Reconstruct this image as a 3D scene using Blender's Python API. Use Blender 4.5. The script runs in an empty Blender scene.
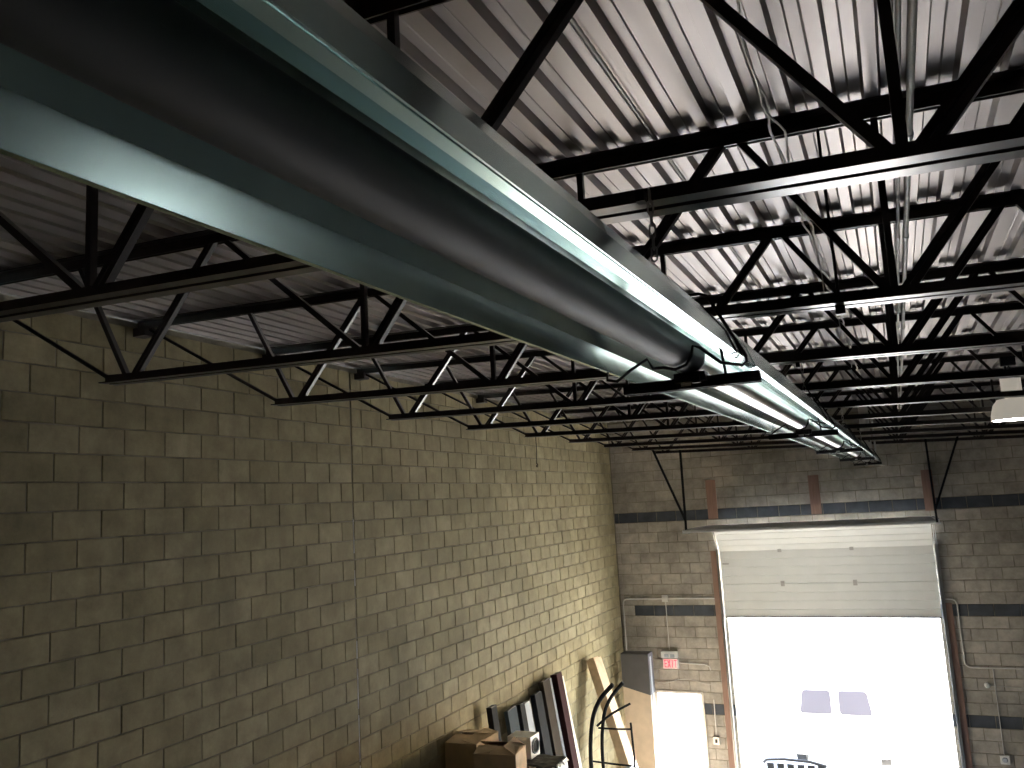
import bpy, math, random
from mathutils import Matrix, Vector
random.seed(7)
C = bpy.context.scene.collection
SC = bpy.context.scene
E = 5.915            # height of the viewer above the floor (z below is given from the floor)

# ------------------------------------------------------------------ camera
yaw, pit, rol = 0.4207017, 0.1444876, -0.0563741
F = Vector((-math.sin(yaw)*math.cos(pit), math.cos(yaw)*math.cos(pit), math.sin(pit)))
Rt = Vector((math.cos(yaw), math.sin(yaw), 0)); U = Rt.cross(F)
r_ = math.cos(rol)*Rt + math.sin(rol)*U
u_ = -math.sin(rol)*Rt + math.cos(rol)*U
cam = bpy.data.cameras.new('camera'); camo = bpy.data.objects.new('camera', cam); C.objects.link(camo)
cam.sensor_width = 36; cam.lens = 839.84*36/1024; cam.clip_start = .02; cam.clip_end = 500
camo.matrix_world = Matrix(((r_.x, u_.x, -F.x, 0), (r_.y, u_.y, -F.y, 0), (r_.z, u_.z, -F.z, E), (0, 0, 0, 1)))
SC.camera = camo

# ------------------------------------------------------------------ sky, sun, exposure
SC.view_settings.view_transform = 'Standard'; SC.view_settings.look = 'None'
SC.view_settings.gamma = 1; SC.view_settings.use_curve_mapping = False
SC.view_settings.exposure = 1.9
w = bpy.data.worlds.new('sky'); SC.world = w; w.use_nodes = True
nt = w.node_tree; bg = nt.nodes['Background']
sky = nt.nodes.new('ShaderNodeTexSky'); sky.sky_type = 'NISHITA'; sky.sun_disc = False
sky.sun_elevation = math.radians(34); sky.sun_rotation = math.radians(20)
nt.links.new(sky.outputs[0], bg.inputs[0]); bg.inputs[1].default_value = 1.0
sun = bpy.data.lights.new('sun', 'SUN'); suno = bpy.data.objects.new('sun', sun); C.objects.link(suno)
sun.energy = 30; sun.angle = .009; sun.color = (1, .95, .87)
suno.rotation_euler = Vector((-.42, -.68, -.58)).to_track_quat('-Z', 'Y').to_euler()

# ------------------------------------------------------------------ helpers
class MB:
    def __init__(s): s.v = []; s.f = []; s.a = []
    def add(s, vs, fs, a=None):
        n = len(s.v); s.v += [tuple(v) for v in vs]; s.f += [tuple(i+n for i in f) for f in fs]
        if a is not None: s.a += [a]*len(fs)
    def box(s, x0, x1, y0, y1, z0, z1, a=None):
        s.add([(x0,y0,z0),(x1,y0,z0),(x1,y1,z0),(x0,y1,z0),(x0,y0,z1),(x1,y0,z1),(x1,y1,z1),(x0,y1,z1)],
              [(3,2,1,0),(4,5,6,7),(0,1,5,4),(1,2,6,5),(2,3,7,6),(3,0,4,7)], a)
        return s
    def bar(s, p, q, wa, wb, side=(0,1,0)):
        # rectangular bar from p to q; wa wide along 'side', wb wide across it
        p = Vector(p); q = Vector(q); d = (q-p).normalized(); a = Vector(side); a = (a-d*a.dot(d)).normalized(); b = d.cross(a)
        a = a*wa/2; b = b*wb/2
        vs = [p-a-b, p+a-b, p+a+b, p-a+b, q-a-b, q+a-b, q+a+b, q-a+b]
        s.add(vs, [(3,2,1,0),(4,5,6,7),(0,1,5,4),(1,2,6,5),(2,3,7,6),(3,0,4,7)])
        return s
    def tube(s, pts, r, n=8, cap=True):
        pts = [Vector(p) for p in pts]; rings = []
        up = None
        for i, p in enumerate(pts):
            d = (pts[min(i+1, len(pts)-1)]-pts[max(i-1, 0)]).normalized()
            if up is None:
                up = Vector((0,0,1)) if abs(d.z) < .9 else Vector((1,0,0))
            a = (up-d*up.dot(d)).normalized(); up = a; b = d.cross(a)
            rr = r[i] if isinstance(r, (list, tuple)) else r
            rings.append([p+a*rr*math.cos(t)+b*rr*math.sin(t) for t in [2*math.pi*k/n for k in range(n)]])
        vs = [v for R in rings for v in R]; fs = []
        for i in range(len(pts)-1):
            for k in range(n):
                k2 = (k+1) % n
                fs.append((i*n+k, i*n+k2, (i+1)*n+k2, (i+1)*n+k))
        if cap:
            fs.append(tuple(range(n))[::-1]); fs.append(tuple((len(pts)-1)*n+k for k in range(n)))
        s.add(vs, fs); return s
    def prism(s, prof, p0, p1):
        # closed profile [(x,z)] swept from y=p0[1] to p1[1]; p0/p1 are origins
        n = len(prof)
        vs = [(p0[0]+x, p0[1], p0[2]+z) for x, z in prof]+[(p1[0]+x, p1[1], p1[2]+z) for x, z in prof]
        fs = [(k, (k+1) % n, n+(k+1) % n, n+k) for k in range(n)]
        fs += [tuple(range(n))[::-1], tuple(range(n, 2*n))]
        s.add(vs, fs); return s
    def lathe(s, prof, c, n=20):
        vs = []; fs = []; m = len(prof)
        for k in range(n):
            t = 2*math.pi*k/n
            vs += [(c[0]+r*math.cos(t), c[1]+r*math.sin(t), c[2]+z) for r, z in prof]
        for k in range(n):
            k2 = (k+1) % n
            for i in range(m-1): fs.append((k*m+i, k2*m+i, k2*m+i+1, k*m+i+1))
        s.add(vs, fs); return s
    def mesh(s, name, mat=None, smooth=False):
        me = bpy.data.meshes.new(name); me.from_pydata(s.v, [], s.f); me.update()
        if mat: me.materials.append(mat)
        if s.a:
            at = me.attributes.new('rnd', 'FLOAT', 'FACE')
            for i, v in enumerate(s.a): at.data[i].value = v
        if smooth:
            me.polygons.foreach_set('use_smooth', [True]*len(me.polygons))
        return me
    def build(s, name, mat, parent=None, smooth=False, loc=None):
        o = bpy.data.objects.new(name, s.mesh(name, mat, smooth)); C.objects.link(o)
        if loc: o.location = loc
        if parent: o.parent = parent
        return o
def inst(name, me, loc, parent=None, rot=None):
    o = bpy.data.objects.new(name, me); C.objects.link(o); o.location = loc
    if rot: o.rotation_euler = rot
    if parent: o.parent = parent
    return o
def tag(o, label=None, cat=None, group=None, kind=None):
    if label: o['label'] = label
    if cat: o['category'] = cat
    if group: o['group'] = group
    if kind: o['kind'] = kind
    return o
def thing(name, label, cat, group=None, kind=None, loc=(0,0,0)):
    o = bpy.data.objects.new(name, None); C.objects.link(o); o.location = loc; o.empty_display_size = .1
    return tag(o, label, cat, group, kind)
def autosmooth(o, ang=40):
    me = o.data; me.polygons.foreach_set('use_smooth', [True]*len(me.polygons))
    me.set_sharp_from_angle(angle=math.radians(ang)); return o

# ------------------------------------------------------------------ materials
def mat(name, col, rough=.6, metal=0., var=0., scale=8., bump=0., bscale=60., col2=None, rvar=0., spec=None, stretch=None):
    m = bpy.data.materials.new(name); m.use_nodes = True
    t = m.node_tree; b = t.nodes['Principled BSDF']; L = t.links.new
    b.inputs['Base Color'].default_value = (*col, 1); b.inputs['Roughness'].default_value = rough; b.inputs['Metallic'].default_value = metal
    if spec is not None: b.inputs['Specular IOR Level'].default_value = spec
    g = t.nodes.new('ShaderNodeNewGeometry')
    src = g.outputs['Position']
    if stretch:
        mp = t.nodes.new('ShaderNodeVectorMath'); mp.operation = 'MULTIPLY'; mp.inputs[1].default_value = stretch
        L(src, mp.inputs[0]); src = mp.outputs[0]
    if var or col2:
        n = t.nodes.new('ShaderNodeTexNoise'); n.inputs['Scale'].default_value = scale; n.inputs['Detail'].default_value = 5; L(src, n.inputs['Vector'])
        rp = t.nodes.new('ShaderNodeValToRGB'); rp.color_ramp.elements[0].position = .3; rp.color_ramp.elements[1].position = .7
        c2 = col2 or tuple(min(1, c*(1+var)) for c in col); c1 = col if col2 else tuple(c*(1-var) for c in col)
        rp.color_ramp.elements[0].color = (*c1, 1); rp.color_ramp.elements[1].color = (*c2, 1)
        L(n.outputs[0], rp.inputs[0]); L(rp.outputs[0], b.inputs['Base Color'])
        if rvar:
            mr = t.nodes.new('ShaderNodeMapRange'); mr.inputs[3].default_value = rough-rvar; mr.inputs[4].default_value = rough+rvar
            L(n.outputs[0], mr.inputs[0]); L(mr.outputs[0], b.inputs['Roughness'])
    if bump:
        n2 = t.nodes.new('ShaderNodeTexNoise'); n2.inputs['Scale'].default_value = bscale; n2.inputs['Detail'].default_value = 4; L(src, n2.inputs['Vector'])
        bp = t.nodes.new('ShaderNodeBump'); bp.inputs['Strength'].default_value = bump; bp.inputs['Distance'].default_value = .01
        L(n2.outputs[0], bp.inputs['Height']); L(bp.outputs[0], b.inputs['Normal'])
    return m
def emit(name, col, s):
    m = bpy.data.materials.new(name); m.use_nodes = True; b = m.node_tree.nodes['Principled BSDF']
    b.inputs['Base Color'].default_value = (*col, 1); b.inputs['Emission Color'].default_value = (*col, 1); b.inputs['Emission Strength'].default_value = s
    return m
def block_mat(name, c0, c1, c2):
    # concrete block: every block its own tone, soft stains and a sandy relief
    m = bpy.data.materials.new(name); m.use_nodes = True; t = m.node_tree; b = t.nodes['Principled BSDF']; L = t.links.new
    b.inputs['Roughness'].default_value = .9; b.inputs['Specular IOR Level'].default_value = .25
    oi = t.nodes.new('ShaderNodeObjectInfo'); at = t.nodes.new('ShaderNodeAttribute'); at.attribute_name = 'rnd'
    ad = t.nodes.new('ShaderNodeMath'); ad.operation = 'ADD'; L(oi.outputs['Random'], ad.inputs[0]); L(at.outputs['Fac'], ad.inputs[1])
    fr = t.nodes.new('ShaderNodeMath'); fr.operation = 'FRACT'; L(ad.outputs[0], fr.inputs[0])
    rp = t.nodes.new('ShaderNodeValToRGB'); e = rp.color_ramp.elements
    e[0].color = (*c0, 1); e[1].color = (*c2, 1); k = e.new(.55); k.color = (*c1, 1); L(fr.outputs[0], rp.inputs[0])
    g = t.nodes.new('ShaderNodeNewGeometry')
    n = t.nodes.new('ShaderNodeTexNoise'); n.inputs['Scale'].default_value = 1.1; n.inputs['Detail'].default_value = 6; n.inputs['Roughness'].default_value = .65
    L(g.outputs['Position'], n.inputs['Vector'])
    st = t.nodes.new('ShaderNodeValToRGB'); st.color_ramp.elements[0].position = .3; st.color_ramp.elements[1].position = .62
    st.color_ramp.elements[0].color = (.55, .55, .52, 1); st.color_ramp.elements[1].color = (1.06, 1.04, 1, 1); L(n.outputs[0], st.inputs[0])
    mx = t.nodes.new('ShaderNodeMix'); mx.data_type = 'RGBA'; mx.blend_type = 'MULTIPLY'; mx.inputs['Factor'].default_value = .65
    L(rp.outputs[0], mx.inputs['A']); L(st.outputs[0], mx.inputs['B'])
    n3 = t.nodes.new('ShaderNodeTexNoise'); n3.inputs['Scale'].default_value = 5.5; n3.inputs['Detail'].default_value = 8; n3.inputs['Roughness'].default_value = .7; L(g.outputs['Position'], n3.inputs['Vector'])
    s3 = t.nodes.new('ShaderNodeValToRGB'); s3.color_ramp.elements[0].position = .32; s3.color_ramp.elements[1].position = .72
    s3.color_ramp.elements[0].color = (.62, .61, .58, 1); s3.color_ramp.elements[1].color = (1.22, 1.2, 1.16, 1); L(n3.outputs[0], s3.inputs[0])
    m3 = t.nodes.new('ShaderNodeMix'); m3.data_type = 'RGBA'; m3.blend_type = 'MULTIPLY'; m3.inputs['Factor'].default_value = .75
    L(mx.outputs['Result'], m3.inputs['A']); L(s3.outputs[0], m3.inputs['B']); L(m3.outputs['Result'], b.inputs['Base Color'])
    n2 = t.nodes.new('ShaderNodeTexNoise'); n2.inputs['Scale'].default_value = 70; n2.inputs['Detail'].default_value = 5; L(g.outputs['Position'], n2.inputs['Vector'])
    bp = t.nodes.new('ShaderNodeBump'); bp.inputs['Strength'].default_value = .35; bp.inputs['Distance'].default_value = .006
    L(n2.outputs[0], bp.inputs['Height']); L(bp.outputs[0], b.inputs['Normal'])
    return m
M = dict(
    block=block_mat('concrete_block', (.355, .315, .195), (.395, .35, .22), (.45, .40, .262)),
    block_grey=block_mat('grey_concrete_block', (.43, .405, .37), (.48, .455, .42), (.54, .51, .47)),
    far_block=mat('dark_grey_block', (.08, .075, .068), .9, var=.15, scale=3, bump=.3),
    band=mat('dark_painted_block', (.06, .07, .085), .8, var=.25, scale=5),
    mortar=mat('mortar', (.14, .125, .09), .95, col2=(.37, .335, .26), scale=3.5, bump=.5, bscale=40),
    concrete=mat('floor_concrete', (.165, .16, .145), .45, var=.2, scale=.8, rvar=.1),
    outside=mat('outside_concrete', (.55, .53, .50), .9, var=.12, scale=.5),
    deck=mat('galvanized_deck', (.37, .342, .332), .42, 1., var=.06, scale=2.2, rvar=.05, stretch=(3, .8, 3)),
    roof=mat('roof_board', (.2, .19, .18), .9),
    joist=mat('dark_joist_primer', (.030, .023, .022), .30, 0., var=.3, scale=12, spec=.6),
    galv=mat('galvanized_reflector', (.48, .64, .61), .21, 1., var=.08, scale=6, rvar=.05),
    black_tube=mat('dark_heat_tube', (.013, .0145, .015), .62, .0, var=.3, scale=9, rvar=.08),
    alum_tube=mat('aluminized_tube', (.62, .60, .58), .3, 1., var=.08, scale=5),
    black=mat('black_steel', (.018, .018, .019), .45, .2),
    zinc=mat('zinc_steel', (.55, .55, .54), .38, 1., var=.1, scale=8),
    conduit=mat('conduit_steel', (.66, .65, .62), .5, 0.),
    white_door=mat('white_door_panel', (.80, .82, .81), .5, var=.03, scale=3),
    timber=mat('reddish_timber', (.27, .165, .125), .75, col2=(.33, .21, .165), scale=9, stretch=(4, 4, .4)),
    white=mat('white_plastic', (.82, .82, .80), .45),
    red=emit('red_exit_letter', (.85, .03, .05), 1.2),
    card=mat('cardboard', (.64, .48, .32), .85, var=.14, scale=7),
    card_in=mat('cardboard_flap', (.64, .49, .32), .85, var=.1, scale=9),
    card_pale=mat('pale_carton', (.66, .55, .44), .8, var=.08, scale=6),
    upper_grey=mat('dark_grey_upper', (.10, .10, .11), .6, var=.1, scale=5),
    dark_metal=mat('dark_grey_metal', (.025, .027, .03), .85, 0., var=.2, scale=5, spec=.08),
    blue_grey=mat('blue_grey_metal', (.055, .07, .08), .85, 0., var=.1, scale=5, spec=.08),
    pale_metal=mat('pale_metal', (.45, .48, .52), .85, 0., spec=.08),
    brown_metal=mat('brown_metal', (.05, .04, .03), .85, 0., var=.15, scale=5, spec=.08),
    maroon=mat('maroon_metal', (.05, .02, .022), .85, 0., var=.15, scale=5, spec=.08),
    cream=mat('cream_metal', (.80, .74, .64), .5),
    film=mat('black_film', (.03, .03, .033), .28, bump=.9, bscale=14),
    rack=mat('rack_steel', (.07, .08, .10), .5, .4),
    plywood=mat('plywood', (.38, .27, .16), .8, var=.15, scale=5),
    van=mat('white_van_paint', (.85, .85, .85), .35),
    van_glass=mat('van_tinted_glass', (.09, .09, .12), .25),
    rubber=mat('tyre_rubber', (.02, .02, .02), .8),
    tail=mat('tail_lamp', (.5, .04, .03), .3),
    glow=emit('lit_lamp_lens', (.93, .90, 1.), 14.),
    lens=emit('frosted_refractor', (.72, .66, .56), .12),
    cable=mat('grey_cable', (.52, .50, .47), .5, .5),
)

# ------------------------------------------------------------------ room shell
XW, YB, XR, YF = -5.5, 17.15, 8.0, -6.0
CH, BL = .209, .405
Z0 = E+.355                       # one bed joint of the walls, the rest follow from it
SL = -.0338                       # fall of the roof to the right
def ztop(x): return E+1.47+SL*x   # top of the joists, underside of the deck
def zbot(x): return E+.69+SL*x    # bottom of the joists

MB().box(XW-.3, XR+.3, YF-.3, YB+.3, -.25, 0).build('floor', M['concrete']); tag(bpy.data.objects['floor'], 'grey concrete warehouse floor', None, None, 'structure')
g = MB().box(-70, 70, -40, 130, -.3, -.251).build('ground', M['outside']); tag(g, 'sunlit pale concrete yard outside the doors', None, None, 'structure')

def frame_px(p):
    v = Vector(p)-Vector((0, 0, E)); d = v.dot(F)
    if d < .2: return None
    return 512+839.84*v.dot(r_)/d, 384-839.84*v.dot(u_)/d
def in_view(p, m=30):
    q = frame_px(p); return q is not None and -m < q[0] < 1024+m and -m < q[1] < 768+m

def block_mesh(L, name, m, H=CH, D=.03, j=.0098, c=.004):
    # front face towards +x, block centred on its own origin in y and z
    a, b = (L-j)/2, (H-j)/2
    mb = MB()
    mb.add([(-D,-a,-b),(-D,a,-b),(-D,a,b),(-D,-a,b),(-c,-a,-b),(-c,a,-b),(-c,a,b),(-c,-a,b),
            (0,-a+c,-b+c),(0,a-c,-b+c),(0,a-c,b-c),(0,-a+c,b-c)],
           [(0,1,5,4),(1,2,6,5),(2,3,7,6),(3,0,4,7),(4,5,9,8),(5,6,10,9),(6,7,11,10),(7,4,8,11),(8,9,10,11)])
    return mb.mesh(name, m)
mesh_cache = {}
def lay_blocks(parent, blocks, rot, limit=300):
    # blocks: (position of the face centre, length, material); the largest in view become single parts
    vis = [b for b in blocks if in_view(b[0])]
    vis.sort(key=lambda b: (Vector(b[0])-Vector((0,0,E))).length)
    single = vis[:limit]; ids = set(id(b) for b in single); rest = [b for b in blocks if id(b) not in ids]
    for p, L, m in single:
        k = (round(L, 3), m)
        if k not in mesh_cache: mesh_cache[k] = block_mesh(L, 'block', M[m])
        j = random.uniform(-.0022, .0022)
        q = (p[0]+j*math.cos(rot), p[1]+j*math.sin(rot), p[2]+random.uniform(-.0012, .0012))
        inst('block', mesh_cache[k], q, parent, (random.uniform(-.002, .002), 0, rot+random.uniform(-.002, .002)))
    by = {}
    for b in rest: by.setdefault(b[2], []).append(b)
    for m, bs in by.items():
        mb = MB()
        for p, L, _ in bs:
            c, s = math.cos(rot), math.sin(rot); a, h, D, e = (L-.0098)/2, (CH-.0098)/2, .03, .004
            j = random.uniform(-.0022, .0022)
            lv = [(-D,-a,-h),(-D,a,-h),(-D,a,h),(-D,-a,h),(j-e,-a,-h),(j-e,a,-h),(j-e,a,h),(j-e,-a,h),(j,-a+e,-h+e),(j,a-e,-h+e),(j,a-e,h-e),(j,-a+e,h-e)]
            mb.add([(p[0]+x*c-y*s, p[1]+x*s+y*c, p[2]+z) for x, y, z in lv],
                   [(0,1,5,4),(1,2,6,5),(2,3,7,6),(3,0,4,7),(4,5,9,8),(5,6,10,9),(6,7,11,10),(7,4,8,11),(8,9,10,11)], random.random())
        o = mb.build('blocks', M[m], parent); o['kind'] = 'stuff'

# left wall: mortar core, control joint at y = 7.81, running bond on both sides of it
wl = MB().box(XW-.3, XW-.009, YF, YB+.3, 0, ztop(XW)-.0).build('wall_left', M['mortar'])
tag(wl, 'long tan concrete block wall on the left', None, None, 'structure')
CJ = 7.812
def run(a, b, phase, L=BL):
    # joints at phase + k*L inside (a, b)
    k = math.ceil((a-phase)/L+1e-6); cuts = [a]
    while phase+k*L < b-1e-6:
        cuts.append(phase+k*L); k += 1
    cuts.append(b); return [(p, q) for p, q in zip(cuts, cuts[1:]) if q-p > .03]
bl = []
ztl = ztop(XW)-.01
i = -40
while True:
    zt_ = Z0+CH*i; i += 1
    if zt_-CH < -.05: continue
    zc = zt_-CH/2
    if zt_ > ztl: break
    odd = (i % 2)*BL/2
    for a, b in run(YF+.1, CJ-.006, 4.153+odd): bl.append(((XW, (a+b)/2, zc), b-a, 'block'))
    for a, b in run(CJ+.006, YB, 8.217+odd): bl.append(((XW, (a+b)/2, zc), b-a, 'block'))
lay_blocks(wl, bl, 0)
o = MB()
zz = 0.2
while zz < E+1.4:
    h = random.uniform(.15, .5)
    if zz < E-1.2 or random.random() < .25: o.bar((XW-.007, CJ, zz), (XW-.007, CJ+random.uniform(-.003, .003), zz+h), .008, .010)
    zz += h+random.uniform(.02, .25)
o.build('joint_sealant', M['white'], wl)

# back wall with the garage opening and the open side door
GX0, GX1, GZ = -3.32, .42, E-.80         # garage opening
DX0, DX1, DZ = -4.90, -3.93, 2.10        # side door opening
def wall_back_core():
    mb = MB(); y0, y1 = YB+.009, YB+.3
    xs = sorted([XW-.3, DX0, DX1, GX0, GX1, XR+.3])
    for a, b in zip(xs, xs[1:]):
        m = (a+b)/2; zb = 0
        if GX0 < m < GX1: zb = GZ
        if DX0 < m < DX1: zb = DZ
        mb.box(a, b, y0, y1, zb, ztop(XW)+.1)
    return mb.build('wall_back', M['mortar'])
wb = wall_back_core(); tag(wb, 'grey concrete block end wall with dark painted bands and door openings', None, None, 'structure')
bl = []; i = -40
while True:
    zt_ = Z0+CH*i; n = i; i += 1
    if zt_-CH < -.05: continue
    zc = zt_-CH/2
    if zt_ > ztop(XW)+.05: break
    m = 'band' if n in (-3, -12, -21) else 'block_grey'
    segs = [(XW+.01, XR)]
    for (a, b, h) in ((GX0, GX1, GZ), (DX0, DX1, DZ)):
        if zc < h:
            ns = []
            for p, q in segs:
                if b <= p or a >= q: ns.append((p, q)); continue
                if a > p: ns.append((p, a))
                if b < q: ns.append((b, q))
            segs = ns
    for p, q in segs:
        for a, b in run(p, q, XW+.1+(i % 2)*BL/2):
            mm = m
            if n == -12 and (a+b)/2 < -5.08: mm = 'block_grey'
            bl.append((((a+b)/2, YB, zc), b-a, mm))
lay_blocks(wb, bl, -math.pi/2)

RY0, RY1, RZ0, RZ1 = 7.5, 8.5, 3.2, 3.9      # unseen high window, added in the right wall to put the sheen on the heater
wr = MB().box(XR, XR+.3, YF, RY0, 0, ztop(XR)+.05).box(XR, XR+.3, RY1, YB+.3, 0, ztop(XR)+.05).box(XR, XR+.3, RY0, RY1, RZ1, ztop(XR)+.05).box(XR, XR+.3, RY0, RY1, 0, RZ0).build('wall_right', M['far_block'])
wn = thing('added_window_1', 'unseen high window added in the right wall for the sheen on the heater', None, kind='structure')
for (a, b, c, d) in ((RY0, RY0+.05, RZ0, RZ1), (RY1-.05, RY1, RZ0, RZ1), (RY0+.05, RY1-.05, RZ0, RZ0+.05), (RY0+.05, RY1-.05, RZ1-.05, RZ1), ((RY0+RY1)/2-.02, (RY0+RY1)/2+.02, RZ0+.05, RZ1-.05)):
    MB().box(XR+.1, XR+.16, a, b, c, d).build('added_window_frame', M['pale_metal'], wn)
tag(wr, 'tan block wall far to the right', None, None, 'structure')
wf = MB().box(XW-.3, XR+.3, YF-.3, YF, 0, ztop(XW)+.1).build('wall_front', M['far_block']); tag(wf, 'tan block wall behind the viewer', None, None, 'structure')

# ceiling: roof board with profiled steel deck sheets below it
mb = MB()
for s in (0,):
    x0, x1 = XW-.3, XR+.3; a, b = ztop(x0)+.045, ztop(x1)+.045
    mb.add([(x0,YF-.3,a),(x1,YF-.3,b),(x1,YB+.3,b),(x0,YB+.3,a),(x0,YF-.3,a+.25),(x1,YF-.3,b+.25),(x1,YB+.3,b+.25),(x0,YB+.3,a+.25)],
           [(3,2,1,0),(4,5,6,7),(0,1,5,4),(1,2,6,5),(2,3,7,6),(3,0,4,7)])
ceil = mb.build('ceiling', M['roof']); tag(ceil, 'roof above the profiled galvanized steel deck', None, None, 'structure')
P = .1585
def sheet_mesh(L, ribs=6):
    pr = []
    for k in range(ribs):
        o = k*P
        pr += [(o, 0), (o+.048, 0), (o+.060, .040), (o+.099, .040), (o+.103, .037), (o+.107, .040), (o+.1465, .040)]
    pr += [(ribs*P, 0), (ribs*P+.016, 0)]
    t = .0012; n = len(pr); vs = []; fs = []
    for y in (0, L):
        vs += [(x, y, z+SL*x) for x, z in pr]; vs += [(x, y, z+t+SL*x) for x, z in pr]
    for k in range(n-1):
        fs += [(k, 2*n+k, 2*n+k+1, k+1), (n+k, n+k+1, 3*n+k+1, 3*n+k), (k, k+1, n+k+1, n+k), (2*n+k, 3*n+k, 3*n+k+1, 2*n+k+1)]
    mb = MB(); mb.add(vs, fs); return mb.mesh('deck_sheet', M['deck'])
cuts = [YF, -2.78, 3.35, 9.47, 15.59, YB]
for a, b in zip(cuts, cuts[1:]):
    me = sheet_mesh(b-a+.03)
    x = XW; c = 0
    while x < XR:
        inst('deck_sheet', me, (x, a, ztop(x)+.0015+.0008*(c % 2)), ceil); x += 6*P; c += 1

# ------------------------------------------------------------------ roof joists
BN = [-3.90, -2.30, -1.13]+[.08+1.19*k for k in range(6)]
TN = [-4.37, -3.25, -1.70, -.48]+[.68+1.19*k for k in range(6)]
XE = 7.0
def joist_parts(BN, TN):
    parts = []
    def chord(x0, x1, zf, sgn, leg=.050, t=.006, gap=.012):
        mb = MB()
        for s in (-1, 1):
            y0, y1, y2 = s*gap, s*(gap+t), s*(gap+leg)
            for (ya, yb, za, zb) in ((y0, y1, 0, sgn*leg), (y1, y2, 0, sgn*t)):
                ya, yb = sorted((ya, yb)); za, zb = sorted((za, zb))
                A, B = zf(x0), zf(x1)
                mb.add([(x0,ya,A+za),(x1,ya,B+za),(x1,yb,B+za),(x0,yb,A+za),(x0,ya,A+zb),(x1,ya,B+zb),(x1,yb,B+zb),(x0,yb,A+zb)],
                       [(3,2,1,0),(4,5,6,7),(0,1,5,4),(1,2,6,5),(2,3,7,6),(3,0,4,7)])
        return mb
    parts.append(('top_chord', chord(XW+.02, XR-.02, ztop, -1, .060)))
    parts.append(('bottom_chord', chord(-4.09, XE, zbot, 1)))
    seat = MB().box(XW+.01, XW+.14, -.055, .055, ztop(XW)-.13, ztop(XW)-.061)
    parts.append(('bearing_seat', seat))
    tz = lambda x: ztop(x)-.035
    bz = lambda x: zbot(x)+.03
    parts.append(('end_rod', MB().tube([(XW+.12, 0, ztop(XW)-.07), (-4.07, 0, bz(-4.07))], .013, 8)))
    parts.append(('end_rod', MB().tube([(XR-.12, 0, ztop(XR)-.07), (XE-.02, 0, bz(XE))], .013, 8)))
    for i, b in enumerate(BN):
        tl = TN[i]; tr = TN[i+1]
        d = .03
        m1 = MB().bar((tl+d, 0, tz(tl)), (b-d, 0, bz(b)), .030, .028)
        parts.append(('web_diagonal', m1))
        m2 = MB()
        for s in (-1, 1):
            off = .013*s
            p = Vector((b+d, 0, bz(b))); q = Vector((tr-d, 0, tz(tr))); dd = (q-p).normalized(); n = Vector((-dd.z, 0, dd.x))
            m2.bar(p+n*off, q+n*off, .030, .021)
        m2.bar(Vector((b+d, .006, bz(b))), Vector((tr-d, .006, tz(tr))), .012, .03)
        parts.append(('web_diagonal', m2))
        if i: parts.append(('web_vertical', MB().bar((b-.01, 0, bz(b)), (b-.01, 0, tz(b)), .028, .026)))
    return [(n, mb.mesh(n, M['joist'])) for n, mb in parts]
JP = joist_parts(BN, TN); JP2 = joist_parts([x*1.065+.015 for x in BN[:8]], [x*1.065+.015 for x in TN[:9]])
JY = [.29+1.53*k for k in range(11)]; JY[1] = 1.97; JY[2] = 3.42
ordn = ['directly overhead, nearest the viewer', 'second nearest, its pale lower flange crossing the upper right', 'third from the viewer', 'fourth from the viewer', 'fifth from the viewer',
        'sixth from the viewer', 'seventh from the viewer', 'eighth from the viewer', 'ninth from the viewer', 'tenth from the viewer', 'farthest, closest to the end wall']
for y, w_ in zip(JY, ordn):
    j = thing('roof_joist', 'dark open-web steel roof joist, '+w_, 'joist', 'open-web joists under the deck', loc=(0, y, 0))
    for n, me in (JP2 if y == JY[1] else JP): inst(n, me, (0, 0, 0), j)

# ------------------------------------------------------------------ radiant tube heater
HA = thing('radiant_tube_heater', 'long galvanized radiant tube heater hung in a row under the roof', 'heater')
def hc(y): return Vector((-.558+.0115*(y-1.2), y, E+.421+.0012*(y-1.2)))    # tube centre along the run
BR = [2.57+3.05*k for k in range(5)]; YEND = 15.0
half = [(.177, -.0555), (.192, -.053), (.171, .004), (.112, .085), (.055, .067), (0, .081)]
def refl(y0, y1, off=0.):
    inner = half+[(-x, z) for x, z in half[-2::-1]]
    s = 1+off
    outer = [(x*1.012+(.0012 if x > 0 else -.0012), z+.0025) for x, z in inner]
    a, b = hc(y0), hc(y1); mb = MB(); n = len(inner); vs = []; fs = []
    for c in (a, b):
        vs += [(c.x+x*s, c.y, c.z+z*s) for x, z in inner]+[(c.x+x*s, c.y, c.z+z*s) for x, z in outer]
    for k in range(n-1):
        fs += [(k, k+1, 2*n+k+1, 2*n+k), (n+k, 3*n+k, 3*n+k+1, n+k+1), (k, n+k, n+k+1, k+1), (2*n+k, 2*n+k+1, 3*n+k+1, 3*n+k)]
    fs += [(0, 2*n, 3*n, n), (n-1, 2*n-1, 4*n-1, 3*n-1)]
    mb.add(vs, fs); return mb
seg = [(-2.5, BR[0]-.30+.35)]+[(BR[k]-.02, BR[k+1]+.05) for k in range(4)]+[(BR[4]-.02, YEND)]
for k, (a, b) in enumerate(seg):
    refl(a, b, .012*(k % 2)).build('reflector', M['galv'], HA)
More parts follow.
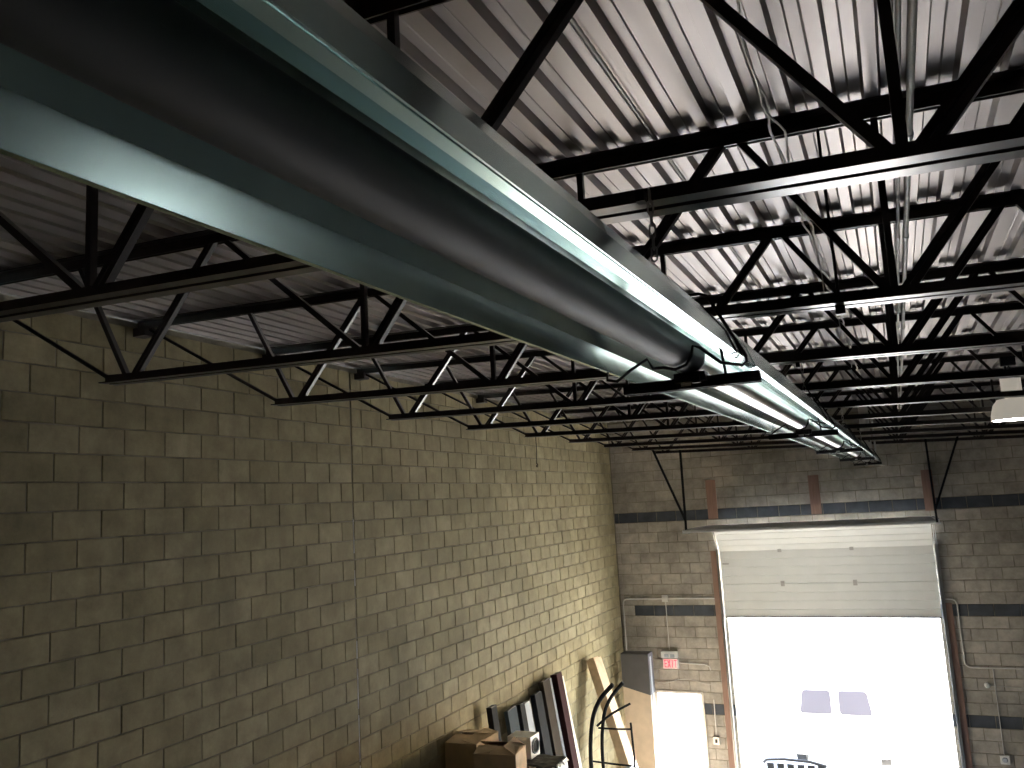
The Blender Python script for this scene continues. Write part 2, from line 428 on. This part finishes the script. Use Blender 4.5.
    # rolled stop strip across the hood near the joint
for k, b in enumerate(BR):
    o = refl(b-.33, b-.322, .022).build('reflector_seam', M['black'], HA)
tubes = [(-2.4, BR[0]+.02, 'black_tube')]+[(BR[k]+.03, BR[k+1]+.02, 'alum_tube') for k in range(4)]+[(BR[4]+.03, YEND+.1, 'alum_tube')]
for k, (a, b, m) in enumerate(tubes):
    o = MB().tube([hc(a), hc(b)], .0508, 32).build('tube', M[m], HA); autosmooth(o)
    tag(o, 'dark heat-blackened tube' if k == 0 else 'bright aluminized tube')
for b in BR:
    # coupling with its clamp
    o = MB().tube([hc(b-.03), hc(b+.11)], .0535, 32).build('coupling', M['alum_tube'], HA); autosmooth(o)
    c = hc(b+.0)
    cl = MB(); cl.box(c.x-.045, c.x+.05, c.y-.045, c.y+.02, c.z-.078, c.z-.05); cl.box(c.x+.01, c.x+.035, c.y-.055, c.y-.035, c.z-.085, c.z-.06)
    cl.build('tube_clamp', M['black'], HA)
    # channel bar under the hood
    ch = MB(); x0, x1 = c.x-.215, c.x+.205; z1 = c.z-.062
    ch.box(x0, x1, c.y-.018, c.y-.014, z1-.034, z1); ch.box(x0, x1, c.y+.014, c.y+.018, z1-.034, z1); ch.box(x0, x1, c.y-.014, c.y+.014, z1-.004, z1)
    chn = ch.build('support_channel', M['black'], HA)
    MB().box(c.x-.03, c.x+.0, c.y-.0195, c.y-.018, z1-.026, z1-.012).build('channel_label', M['white'], chn)
    MB().tube([(c.x+.105, c.y, z1), (c.x+.09, c.y, c.z+.075)], .0045, 6).build('channel_rod', M['black'], HA)
    # bent wire hanger 0.28 m before it: over the hood, round both lips, cradling the tube
    hy = b-.20; c = hc(hy)
    pr = [(-.09, .15), (.085, .15), (.105, .142), (.118, .12), (.20, -.045), (.200, -.060), (.188, -.070), (.13, -.055), (.075, -.005), (.056, .002), (.050, -.025), (.033, -.050), (.0, -.060), (-.035, -.0505),
          (-.065, -.05), (-.080, -.02), (-.13, -.045), (-.175, -.075), (-.205, -.068), (-.204, -.05), (-.12, .12), (-.107, .142), (-.09, .15)]
    MB().tube([c+Vector((x, 0, z)) for x, z in pr], .0048, 8).build('wire_hanger', M['black'], HA)
def chain(p, q, name='chain'):
    p = Vector(p); q = Vector(q); L = (q-p).length; n = max(3, int(L/.026)); mb = MB(); d = (q-p)/n
    for k in range(n):
        c = p+d*(k+.5); a = Vector((1, 0, 0)) if k % 2 else Vector((0, 1, 0)); e = d.normalized()
        pts = [c+a*.007*math.cos(t)+e*(.010*math.sin(t)+(.008 if math.sin(t) > 0 else -.008)) for t in [2*math.pi*i/10 for i in range(11)]]
        mb.tube(pts, .0022, 5, False)
    return mb.build(name, M['zinc'], HA)
for y in (1.82, 4.88, 7.94, 11.0, 14.06):
    c = hc(y)
    chain((c.x+.1, y+.03, zbot(c.x)), (c.x+.1, y+.03, c.z+.12))
    MB().box(c.x+.07, c.x+.09, y+.015, y+.045, zbot(c.x)-.025, zbot(c.x)-.0).build('beam_clamp', M['black'], HA)
    pr = [(-.09, .13), (.115, .13), (.2, -.045), (.19, -.07), (.12, -.05)]
    if y > 3: MB().tube([c+Vector((x, .03, z)) for x, z in pr], .0045, 8).build('wire_hanger', M['black'], HA)
# exhaust end: end cap, fan housing, flue through the roof
c = hc(YEND)
o = MB().tube([c+Vector((0, .1, 0)), c+Vector((0, .16, 0))], .056, 24).build('end_elbow', M['alum_tube'], HA); autosmooth(o)
o = MB().tube([c+Vector((0, .22, -.03)), c+Vector((0, .22, .10)), c+Vector((0, .22, .11)), (c.x, c.y+.22, ztop(c.x)-.01)], [.10, .10, .075, .075], 24).build('flue', M['conduit'], HA); autosmooth(o)
MB().box(c.x-.07, c.x+.07, c.y+.14, c.y+.30, c.z-.10, c.z+.02).build('fan_housing', M['zinc'], HA)
for z in (.35, .75): o = MB().tube([(c.x, c.y+.22, c.z+z), (c.x, c.y+.22, c.z+z+.03)], .079, 24).build('flue_band', M['zinc'], HA)
tag(MB().tube([(c.x+.11, c.y-.1, c.z+.05), (c.x+.13, c.y-.1, c.z+.16), (c.x+.13, c.y-.1, ztop(c.x)-.05)], .014, 8).build('gas_pipe', M['zinc'], HA))

# ------------------------------------------------------------------ conduits and cables under the deck
def path_y(x, z, y0, y1, amp=0., n=40, sag=0.):
    pts = []
    for k in range(n+1):
        y = y0+(y1-y0)*k/n; t = ((y-.29)/1.53) % 1
        pts.append((x+amp*math.sin(y*5.1)+amp*.6*math.sin(y*11), y, ztop(x)+z-sag*4*t*(1-t)))
    return pts
for x, lab in ((.155, 'slim steel conduit running along the deck above the joist verticals'), (.195, 'thicker steel conduit beside the slim one along the deck')):
    r = .009 if x < .17 else .013
    o = thing('conduit', lab, 'conduit')
    pp = autosmooth(MB().tube(path_y(x, -.012-.062, YF+.1, YB-.1, 0, 2), r, 12).build('pipe', M['conduit'], o))
    y = -1.
    while y < 16:
        MB().tube([(x, y, ztop(x)-.074), (x, y+.05, ztop(x)-.074)], r*1.35, 12).build('pipe_coupling', M['zinc'], pp); y += 1.53
o = thing('armored_cable', 'ribbed metal cable lying along a deck groove beside the heater', 'cable')
pts = path_y(-.775, .016, -1.5, 16.8, 0, 600); autosmooth(MB().tube(pts, [.0085 if k % 2 else .0065 for k in range(601)], 8).build('sheath', M['cable'], o), 80)
o = thing('loose_cable', 'loose pale cable sagging between joists left of the long conduits', 'cable')
MB().tube(path_y(-.285, -.075, -1.5, 14.5, .012, 160, .05), .0055, 7).build('cable_strand', M['cable'], o)
MB().tube(path_y(-.27, -.080, -1.5, 14.5, -.014, 160, .07), .0045, 7).build('cable_strand', M['cable'], o)
for k, y in enumerate((4.95, 6.48, 8.0)):
    x = -.27; z = ztop(x)-.09
    pts = [(x+.02*math.sin(t*2.5), y-.5+t*.45, z-.12*math.sin(t*1.6)-.22*t) for t in [i/10 for i in range(11)]]
    MB().tube(pts, .004, 6).build('cable_tail', M['cable'], o)
o = thing('hanger_rod', 'thin dark vertical rod between the chords of the third joist', 'rod')
MB().tube([(-.135, 3.40, ztop(0)-.06), (-.128, 3.42, zbot(0)-.015)], .006, 8).build('rod', M['black'], o)
MB().box(-.145, -.11, 3.405, 3.435, zbot(0)-.03, zbot(0)+.03).build('rod_clip', M['black'], o)
o = thing('wall_wire', 'thin dark wire with a hook hanging on the tan block wall', 'wire')
MB().tube([(XW+.02, 13.1, E+1.25), (XW+.02, 13.11, E+.95), (XW+.015, 13.09, E+.68)], .006, 6).build('wire', M['black'], o)
MB().tube([(XW+.02, 13.09+.025*math.sin(t), E+.66+.03*math.cos(t)) for t in [i*.6 for i in range(9)]], .007, 6).build('wire_hook', M['brown_metal'], o)

# high-bay lamp
def lamp(x, y, zl, lab):
    t = thing('high_bay_lamp', lab, 'lamp', loc=(x, y, zl))
    autosmooth(MB().lathe([(.05, .20), (.13, .19), (.17, .14), (.195, .05), (.20, .0), (.19, .0), (.16, .12), (.05, .17)], (0, 0, 0), 28).build('refractor', M['lens'], t))
    MB().lathe([(0, .012), (.10, .010), (.186, .004), (.186, .0), (.10, -.004), (0, -.006)], (0, 0, 0), 28).build('lens', M['glow'], t)
    autosmooth(MB().lathe([(0, .42), (.07, .42), (.085, .40), (.085, .24), (.06, .20), (0, .20)], (0, 0, 0), 24).build('ballast_housing', M['lens'], t))
    MB().tube([(0, 0, .42), (.015, 0, .46), (0, 0, .50), (-.012, 0, .47)], .008, 8).build('hook', M['black'], t)
    MB().box(-.06, .06, -.04, .04, .50, .58).build('junction_box', M['dark_metal'], t)
    return t
ly = 8.9
lamp(1.045, ly, E+.53, 'lit high-bay lamp with frosted bell hanging at the right under the joists')

# ------------------------------------------------------------------ garage door
def garage_door(name, x0, x1, label):
    D = thing(name, label, None, kind='structure')
    W0, W1 = x0-.03, x1+.03
    def panel_mesh(h):
        # ribbed section, lying in x-z, facing -y, height h from z=0
        pr = [(0, 0), (-.02, .008), (-.02, h/4-.012), (-.012, h/4), (-.02, h/4+.012), (-.02, h/2-.012), (-.012, h/2), (-.02, h/2+.012), (-.02, 3*h/4-.012), (-.012, 3*h/4), (-.02, 3*h/4+.012), (-.02, h-.008), (0, h), (.025, h), (.025, 0)]
        n = len(pr); vs = [(x, y, z) for x in (W0, W1) for y, z in pr]
        fs = [(k, n+k, n+(k+1) % n, (k+1) % n) for k in range(n)]+[tuple(range(n)), tuple(range(n, 2*n))[::-1]]
        mb = MB(); mb.add(vs, fs); return mb.mesh('door_panel', M['white_door'])
    h = .64; pm = panel_mesh(h-.0005); yd = YB-.06
    zb = E-2.385
    hinge = MB().box(-.035, .035, -.035, -.02, -.05, .05); hinge.tube([(-.03, -.03, 0), (.03, -.03, 0)], .014, 8); hm = hinge.mesh('hinge', M['zinc'])
    spots = []
    for k in range(2): spots.append((yd, zb+k*h, 0))
    y, z = yd, zb+2*h
    ang = -math.radians(43); spots.append((y, z, ang))
    y2, z2 = y-math.sin(-ang)*h, z+math.cos(ang)*h
    for k in range(4):
        a = -math.radians(89.2); spots.append((y2-k*h-.02, z2+.03+.006*k, a))
    for y, z, a in spots:
        p = inst('door_panel', pm, (0, y, z), D, (-a, 0, 0))
    for k, z in enumerate((zb+h, zb+2*h)):
        for fx in (.30, .64): inst('hinge', hm, (W0+(W1-W0)*fx, yd, z), D)
    for fx in (.30, .64): inst('hinge', hm, (W0+(W1-W0)*fx, y2-.005, z2-.02), D, (.8, 0, 0))
    MB().bar((W0, yd-.03, zb+.012), (W1, yd-.03, zb+.012), .02, .02).build('bottom_seal', M['black'], D)
    MB().box(W0+.04, W0+.16, yd-.06, yd-.02, zb+1.02, zb+1.05).build('slide_lock', M['zinc'], D)
    for x, s in ((x0-.06, -1), (x1+.06, 1)):
        pts = [(x, yd-.02, .05), (x, yd-.02, E-1.10), (x, yd-.06, E-.93), (x, yd-.17, E-.76), (x, yd-.33, E-.65), (x, yd-.5, E-.60), (x, 14.5, E-.575)]
        mb = MB()
        for a, b in zip(pts, pts[1:]): mb.bar(a, b, .055, .012, (0, -(Vector(b)-Vector(a)).z, (Vector(b)-Vector(a)).y)); mb.bar(Vector(a)+Vector((s*.03, 0, 0)), Vector(b)+Vector((s*.03, 0, 0)), .012, .05, (1, 0, 0))
        mb.build('track', M['zinc'], D)
        MB().box(x-.05 if s < 0 else x-.01, x+.01 if s < 0 else x+.05, YB-.05, YB-.001, .05, E-1.05).build('track_angle', M['zinc'], D)
        MB().bar((x, 14.5, E-.60), (x-.02*s, 14.46, zbot(x)), .05, .03).build('strut', M['dark_metal'], D)
        MB().bar((x, 14.5, E-.40), (x+.42*s, 14.3, zbot(x+.4*s)+.02), .05, .03).build('strut', M['dark_metal'], D)
        MB().box(x-.05, x+.05, 14.42, 14.55, E-.63, E-.60).build('track_bracket', M['zinc'], D)
    return D
garage_door('door_1', GX0, GX1, 'white ribbed sectional garage door rolled up halfway on its tracks')

# timber jambs and header posts
for n, (x0, x1, z0, z1) in enumerate(((GX0-.22, GX0-.115, 0, E-1.1), (GX1+.105, GX1+.215, 0, E-2.13), (-3.52, -3.33, E-.47, E+.30), (-1.56, -1.37, E-.47, E+.27), (.40, .585, E-.50, E+.24))):
    o = MB().box(x0, x1, YB-.04, YB-.001, z0, z1).build('trim_%d' % (n+1), M['timber']); tag(o, ['reddish timber jamb left of the garage door', 'reddish timber jamb right of the garage door', 'reddish timber block above the left end of the garage door', 'reddish timber block above the middle of the garage door', 'reddish timber block above the right end of the garage door'][n], None, None, 'structure')
# side door: steel frame around the open doorway
d2 = thing('door_2', 'open side doorway glowing with daylight beside the garage door', None, kind='structure')
MB().box(DX0, DX0+.05, YB-.02, YB+.12, 0, DZ).build('jamb', M['zinc'], d2)
MB().box(DX1-.05, DX1, YB-.02, YB+.12, 0, DZ).build('jamb', M['zinc'], d2)
MB().box(DX0+.05, DX1-.05, YB-.02, YB+.12, DZ-.05, DZ).build('head', M['zinc'], d2)

# ------------------------------------------------------------------ wall fittings on the end wall
yw = YB-.02
def rod(pts, r=.013): return MB().tube(pts, r, 10)
o = thing('conduit', 'pale conduit bending out of the corner and crossing to the garage door', 'conduit')
el = [(XW+.07+.10*(1-math.cos(t)), yw, E-2.12+.10*math.sin(t)) for t in [i*math.pi/12 for i in range(7)]]
autosmooth(rod([(XW+.07, yw, E-3.6)]+el+[(GX0-.05, yw, E-2.02)]).build('pipe', M['conduit'], o))
MB().box(-4.60, -4.48, yw-.035, YB, E-2.08, E-1.95).build('junction_box', M['conduit'], o)
autosmooth(rod([(-4.535, yw, E-2.08), (-4.535, yw, E-3.02)], .009).build('drop_pipe', M['conduit'], o))
ex = thing('exit_sign', 'white box exit sign with red letters above the side doorway', 'sign')
sb = MB().box(-4.68, -4.36, yw-.05, YB-.002, E-3.38, E-3.19).build('sign_box', M['white'], ex)
lh_ = MB().box(-4.70, -4.37, yw-.06, YB-.002, E-3.17, E-3.05).build('lamp_housing', M['white'], ex)
MB().box(-4.63, -4.55, yw-.075, yw-.06, E-3.16, E-3.10).build('emergency_lamp', M['pale_metal'], lh_)
MB().box(-4.51, -4.43, yw-.075, yw-.06, E-3.16, E-3.10).build('emergency_lamp', M['pale_metal'], lh_)
lx = -4.645; lz = E-3.355; lh = .145
def letter(ch, x):
    mb = MB(); s = .016; y0, y1 = yw-.054, yw-.05; W = .055
    bx = lambda a, b, c, d: mb.box(x+a, x+b, y0, y1, lz+c, lz+d)
    if ch == 'E': bx(0, s, 0, lh); bx(s, W, 0, s); bx(s, W*.85, lh/2-s/2, lh/2+s/2); bx(s, W, lh-s, lh)
    if ch == 'X':
        mb.bar((x+.006, yw-.052, lz), (x+W-.006, yw-.052, lz+lh), .004, s); mb.bar((x+.006, yw-.0525, lz+lh), (x+W-.006, yw-.0525, lz), .004, s)
    if ch == 'I': bx(W/2-s/2, W/2+s/2, 0, lh)
    if ch == 'T': bx(0, W, lh-s, lh); bx(W/2-s/2, W/2+s/2, 0, lh-s)
    mb.build('letter', M['red'], sb)
for k, ch in enumerate('EXIT'): letter(ch, lx+k*.066)
autosmooth(rod([(-4.36, yw, E-3.27), (-3.85, yw, E-3.29), (-3.76, yw, E-3.33), (-3.745, yw+.01, E-3.40)], .012).build('sign_conduit', M['conduit'], ex))
o = thing('sagging_wire', 'thin pale wire drooping above the side doorway', 'wire')
MB().tube([(-4.95+.134*k, yw, E-3.62-.05*math.sin(k*.9)) for k in range(10)], .007, 6).build('wire', M['cable'], o)
o = thing('wall_switch', 'small metal switch box on a conduit left of the garage opening', 'switch')
swb = MB().box(-3.80, -3.68, yw-.05, YB, E-4.78, E-4.64).build('switch_box', M['zinc'], o)
MB().box(-3.76, -3.72, yw-.07, yw-.05, E-4.74, E-4.68).build('switch_button', M['black'], swb)
rod([(-3.74, yw, E-4.64), (-3.73, yw, E-3.95)], .010).build('pipe', M['conduit'], o)
o = thing('conduit', 'pale conduit stepping down the wall right of the garage door', 'conduit')
pts = [(GX1+.05, yw, E-2.06), (.62, yw, E-2.06)]+[(.62+.10*math.sin(t), yw, E-2.16+.10*math.cos(t)) for t in [i*math.pi/10 for i in range(1, 6)]]+[(.72, yw, E-3.13)]+[(.82-.10*math.cos(t), yw, E-3.13-.10*math.sin(t)) for t in [i*math.pi/10 for i in range(1, 6)]]+[(3.1, yw, E-3.23)]
autosmooth(rod(pts).build('pipe', M['conduit'], o))
for (x, z, lab, r) in ((1.02, E-3.52, 'small white round sensor on a wire right of the garage door', .045), (1.14, E-4.74, 'white round-faced alarm box low on the right of the end wall', .06)):
    o = thing('wall_sensor', lab, 'sensor')
    if r < .05:
        autosmooth(MB().tube([(x, YB, z), (x, YB-.05, z), (x, YB-.065, z)], [r, r, r*.6], 16).build('sensor_body', M['white'], o))
        MB().tube([(x+.05, yw+.01, z-.01), (2.9, yw+.01, z-.08)], .006, 6).build('sensor_wire', M['cable'], o)
    else:
        MB().box(x-.07, x+.07, YB-.05, YB-.001, z-.07, z+.07).build('sensor_body', M['white'], o)
        autosmooth(MB().tube([(x, YB-.05, z), (x, YB-.07, z)], [.045, .03], 16).build('sensor_face', M['pale_metal'], o))
        MB().tube([(x, yw+.01, z+.07), (x, yw+.01, E-3.25)], .007, 6).build('sensor_pipe', M['conduit'], o)

# ------------------------------------------------------------------ stored things by the left wall
def leaner(name, label, cat, y, w_, d, ztopp, m, foot=.75, dy=.12, group='long pieces leaning on the left wall', edge=None):
    # a long profile standing on the floor and leaning on the wall: w_ wide along the wall, d thick
    top = Vector((XW+.05+d*1.3, y, ztopp)); bot = Vector((XW+foot, y+dy, .02+d*.2))
    ax = (top-bot).normalized(); side = Vector((0, 1, 0)); side = (side-ax*side.dot(ax)).normalized(); out = ax.cross(side)
    if out.x < 0: out = -out
    t = thing(name, label, cat, group, loc=bot)
    L = (top-bot).length; mb = MB()
    # open channel: web and two lips, seen on its back
    mb.bar((0, 0, 0), ax*L, w_, d*.25, side)
    for s in (-1, 1): mb.bar(side*s*(w_/2-.004)-out*d*.45, ax*L+side*s*(w_/2-.004)-out*d*.45, .008, d*.9, side)
    mb.build('channel_body', M[m], t)
    MB().bar(ax*(L-.03)-out*d*.3, ax*(L+.004)-out*d*.3, w_*.92, d*.8, side).build('end_cap', M[edge or 'black'], t)
    return t
leaner('metal_channel', 'short black channel end leaning on the wall behind the cartons', 'channel', 10.72, .16, .08, E-2.68, 'dark_metal', .42)
leaner('metal_strip', 'blue-grey metal strip leaning left of the black-edged strips', 'strip', 11.35, .30, .06, E-2.86, 'blue_grey', .46)
leaner('metal_strip', 'black metal strip leaning right beside the blue-grey strip', 'strip', 11.68, .16, .07, E-2.86, 'dark_metal', .48)
leaner('metal_strip', 'pale blue-white strip leaning between black and dark grey strips', 'strip', 11.92, .20, .05, E-2.90, 'pale_metal', .48)
leaner('metal_channel', 'dark grey channel leaning right of the pale strip', 'channel', 12.25, .26, .08, E-2.84, 'dark_metal', .52)
leaner('metal_channel', 'brown metal channel leaning left of the maroon one', 'channel', 12.60, .28, .08, E-2.72, 'brown_metal', .55, .06)
leaner('metal_channel', 'slim pale edged strip leaning against the maroon channel', 'channel', 12.84, .08, .06, E-2.74, 'pale_metal', .57, .05)
leaner('metal_channel', 'tall maroon channel leaning beside the cream strip', 'channel', 13.04, .22, .11, E-2.70, 'maroon', .62, .05)
leaner('metal_channel', 'cream coloured strip leaning right of the maroon channel', 'channel', 13.30, .12, .07, E-2.80, 'cream', .62, .05)

# long carton leaning towards the corner
def solid_leaner(name, label, cat, top, bot, w_, d, m, m2):
    top = Vector(top); bot = Vector(bot); ax = (top-bot).normalized(); side = Vector((0, 1, 0)); side = (side-ax*side.dot(ax)).normalized(); out = ax.cross(side)
    t = thing(name, label, cat, loc=bot); L = (top-bot).length
    MB().bar((0, 0, 0), ax*L, w_, d, side).build('carton_body', M[m], t)
    MB().bar(ax*L*.98, ax*(L+.02), w_*.7, d*.6, side).build('torn_end', M[m2], t)
    MB().bar(ax*L*.4, ax*L*.43, w_+.004, d+.004, side).build('packing_tape', M['pale_metal'], t)
    return t
solid_leaner('long_carton', 'long brown carton leaning steeply against the wall near the corner', 'carton', (XW+.16, 14.85, E-2.80), (-4.35, 14.60, .06), .36, .16, 'card', 'card_in')

# tall carton standing in the corner, upper part dark grey down to a slanting edge
t = thing('tall_carton', 'tall narrow pale carton with a dark grey upper part standing in the far corner', 'carton', loc=(-5.04, 16.55, 0))
MB().box(-.28, .26, -.16, .16, 0, E-3.05).build('carton_body', M['card_pale'], t)
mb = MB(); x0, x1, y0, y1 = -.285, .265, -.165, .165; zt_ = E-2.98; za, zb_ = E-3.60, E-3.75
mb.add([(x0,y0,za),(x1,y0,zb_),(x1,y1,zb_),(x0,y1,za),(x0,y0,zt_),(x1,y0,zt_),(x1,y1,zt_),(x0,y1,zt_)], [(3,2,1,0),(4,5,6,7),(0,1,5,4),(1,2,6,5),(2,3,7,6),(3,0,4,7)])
mb.build('dark_grey_upper', M['upper_grey'], t)
MB().box(.262, .272, -.06, .02, 0, E-3.05).build('edge_strip', M['pale_metal'], t)

# pallet rack carrying the cartons
RZ = E-3.42
t = thing('pallet_rack', 'dark steel storage rack against the left wall under the cartons', 'rack')
for y in (8.5, 10.5):
    for x in (-5.42, -4.22):
        MB().box(x-.035, x+.035, y-.035, y+.035, 0, RZ).build('upright', M['rack'], t)
    MB().bar((-5.42, y, .4), (-4.22, y, 1.3), .03, .03).build('brace', M['rack'], t)
    MB().bar((-4.22, y, 1.4), (-5.42, y, 2.2), .03, .03).build('brace', M['rack'], t)
for x in (-5.42, -4.22):
    for z in (1.2, RZ-.12): MB().box(x-.025, x+.025, 8.54, 10.46, z, z+.10).build('beam', M['rack'], t)
for z in (1.3, RZ-.02):
    for k in range(6): MB().box(-5.44, -4.20, 8.46+k*.345, 8.46+k*.345+.335, z, z+.02).build('shelf_board', M['plywood'], t)
def carton(label, x, y, z, w_, d, h, rz, flaps):
    t = thing('carton', label, 'carton', 'cartons on the storage rack', loc=(x, y, z)); t.rotation_euler = (0, 0, rz)
    a, b = w_/2, d/2; mb = MB(); th = .006
    mb.box(-a, a, -b, b, 0, th); mb.box(-a, a, -b, -b+th, th, h); mb.box(-a, a, b-th, b, th, h); mb.box(-a, -a+th, -b+th, b-th, th, h); mb.box(a-th, a, -b+th, b-th, th, h)
    mb.build('carton_body', M['card'], t)
    for (p, q, ang, ax) in flaps:
        # flap hinged on edge p-q, reaching 'ax' with a raised tip
        p = Vector(p); q = Vector(q); v = Vector(ax); n = (q-p).cross(v).normalized()*.004
        vs = [p, q, q+v*.95, p+v*.95]; vs = vs+[k+n for k in vs]
        m2 = MB(); m2.add(vs, [(3,2,1,0),(4,5,6,7),(0,1,5,4),(1,2,6,5),(2,3,7,6),(3,0,4,7)]); m2.build('flap', M['card_in'], t)
    return t
a, b = .26, .21
carton('open-topped brown carton with loosely folded flaps at the front of the rack', -4.66, 9.46, RZ, .52, .42, .56, .12,
       [((-a, -b, .56), (a, -b, .56), 0, (0, .20, .05)), ((a, b, .56), (-a, b, .56), 0, (0, -.20, .09)), ((-a, b, .56), (-a, -b, .56), 0, (.22, 0, .03)), ((a, -b, .56), (a, b, .56), 0, (-.15, 0, .10))])
carton('brown carton with creased lid behind the open carton, against the wall', -5.22, 9.82, RZ, .44, .62, .58, .0,
       [((-.22, -.31, .58), (.22, -.31, .58), 0, (0, .31, .03)), ((.22, .31, .58), (-.22, .31, .58), 0, (0, -.31, .05)), ((.22, -.31, .58), (.22, .31, .58), 0, (-.2, 0, .04))])
t = thing('white_appliance', 'small white boxy appliance with a rounded grille beside the cartons', 'appliance', loc=(-4.72, 10.28, RZ+.265))
cs = MB().box(-.16, .16, -.14, .14, 0, .26).build('casing', M['white'], t)
pts = [(.165, .10*math.cos(k*math.pi/8)*(1.05), .13+.085*math.sin(k*math.pi/8)) for k in range(17)]
MB().tube(pts, .012, 8).build('grille_ring', M['pale_metal'], cs)
MB().box(.155, .164, -.085, .085, .07, .19).build('grille', M['dark_metal'], cs)
t = thing('film_bundle', 'crumpled black plastic film draped over a white crate on the rack', 'bundle', loc=(-4.60, 10.24, RZ))
MB().box(-.33, .38, -.24, .25, 0, .22).build('crate', M['white'], t)
mb = MB(); n = 16; rnd = random.Random(3)
vs = []; fs = []
for i in range(n+1):
    for j in range(n+1):
        u, v = i/n, j/n; e = max(abs(u-.5), abs(v-.5))*2
        vs.append((-.35+.75*u, -.26+.53*v, .222+.02*rnd.random()+(.0 if e < .9 else -.07*rnd.random())))
for i in range(n):
    for j in range(n): fs.append((i*(n+1)+j, (i+1)*(n+1)+j, (i+1)*(n+1)+j+1, i*(n+1)+j+1))
mb.add(vs, fs); o = mb.build('plastic_film', M['film'], t, True); sm = o.modifiers.new('thick', 'SOLIDIFY'); sm.thickness = .006
t = thing('flat_panels', 'dark flat panels lying at the near end of the rack', 'panels', loc=(-4.98, 8.72, RZ))
for k in range(3): MB().box(-.42+.02*k, .40-.03*k, -.22, .20, .02+.07*k, .08+.07*k).build('panel', M['dark_metal' if k != 1 else 'brown_metal'], t)

# dolly with bent rails leaning beside the strips
t = thing('hand_dolly', 'dark tubular hand dolly with curved rails leaning between strips and long carton', 'dolly')
def curve(pts, r, n='rail'):
    # smooth the control points
    P_ = [Vector(p) for p in pts]; out = []
    for i in range(len(P_)-1):
        p0 = P_[max(i-1, 0)]; p1 = P_[i]; p2 = P_[i+1]; p3 = P_[min(i+2, len(P_)-1)]
        for k in range(6):
            s = k/6; out.append(.5*((2*p1)+(p2-p0)*s+(2*p0-5*p1+4*p2-p3)*s*s+(-p0+3*p1-3*p2+p3)*s**3))
    out.append(P_[-1]); return autosmooth(MB().tube(out, r, 10).build(n, M['dark_metal'], t))
curve([(-4.63, 13.72, E-2.99), (-4.89, 13.72, E-3.27), (-5.03, 13.70, E-3.62), (-5.08, 13.67, E-4.21), (-5.02, 13.62, E-5.2), (-4.9, 13.57, .06)], .035)
curve([(-4.55, 14.02, E-3.02), (-4.80, 14.02, E-3.30), (-4.93, 14.00, E-3.62), (-4.98, 13.97, E-4.21), (-4.92, 13.92, E-5.2), (-4.8, 13.87, .06)], .03)
curve([(-4.34, 13.67, E-3.27), (-4.69, 13.69, E-3.46), (-4.95, 13.72, E-3.66)], .018, 'handle')
curve([(-4.93, 13.72, E-3.69), (-4.6, 13.72, E-3.69), (-4.37, 13.72, E-3.68)], .016, 'cross_bar')
curve([(-4.37, 13.72, E-3.58), (-4.35, 13.72, E-4.25), (-4.33, 13.72, .10)], .018, 'front_leg')
curve([(-5.1, 13.72, E-4.22), (-4.7, 13.72, E-4.24), (-4.35, 13.72, E-4.25)], .016, 'cross_bar')
MB().box(-5.05, -4.30, 13.52, 14.07, .03, .06).build('toe_plate', M['dark_metal'], t)

# ------------------------------------------------------------------ outside: parked van and a low cart
t = thing('white_van', 'white van parked tail-on outside the garage door', 'van', loc=(-1.72, 19.6, 0))
def rounded(prof, n=5, r=.12):
    out = []
    m = len(prof)
    for i in range(m):
        p0, p1, p2 = Vector((*prof[i-1], 0)), Vector((*prof[i], 0)), Vector((*prof[(i+1) % m], 0))
        a = p1+(p0-p1).normalized()*r; b = p1+(p2-p1).normalized()*r
        for k in range(n+1):
            s = k/n; q = (1-s)**2*a+2*s*(1-s)*p1+s*s*b; out.append((q.x, q.y))
    return out
body = rounded([(-1.0, .35), (1.0, .35), (1.0, 1.15), (.86, 2.12), (-.86, 2.12), (-1.0, 1.15)])
vb = MB().prism(body, (0, 0, 0), (0, 4.6, 0)).build('van_body', M['van'], t)
for x0, x1 in ((-.72, -.08), (.08, .72)):
    pr = rounded([(x0, 1.20), (x1, 1.20), (x1-.0 if x1 < 0 else x1-.08, 1.68), (x0+.08 if x0 < 0 and x1 < 0 else x0, 1.68)], 4, .07)
    MB().prism(pr, (0, -.012, 0), (0, .01, 0)).build('rear_window', M['van_glass'], vb)
for s in (-1, 1):
    MB().box(s*.90-.04, s*.90+.04, -.03, .02, .85, 1.15).build('tail_lamp', M['van'], vb)
    for y in (.8, 3.6): autosmooth(MB().tube([(s*.85-.10, y, .34), (s*.85+.10, y, .34)], .34, 24).build('wheel', M['rubber'], t))
MB().box(-.88, .88, -.16, .0, .40, .58).build('bumper', M['van'], t)
MB().box(.06, .09, -.035, -.0, .72, .92).build('door_handle', M['zinc'], vb)
MB().box(.12, .42, -.02, -.0, .66, .80).build('number_plate', M['pale_metal'], vb)
t = thing('low_cart', 'low dark cart with an arched rail outside, left of the van', 'cart', loc=(-2.55, 18.75, 0))
MB().tube([(-.62, 0, .38), (-.55, 0, .44), (-.2, 0, .47), (.3, 0, .45), (.62, 0, .38)], .03, 8).build('rail', M['black'], t)
for k in range(6): MB().box(-.55+k*.2, -.41+k*.2, -.015, .015, .16, .38).build('slat', M['dark_metal'], t)
MB().box(-.62, .62, -.3, .3, .12, .16).build('deck_plate', M['black'], t)
for s in (-.5, .5):
    for y in (-.22, .22): MB().tube([(s, y-.03, .04), (s, y+.03, .04)], .06, 14).build('caster', M['rubber'], t)
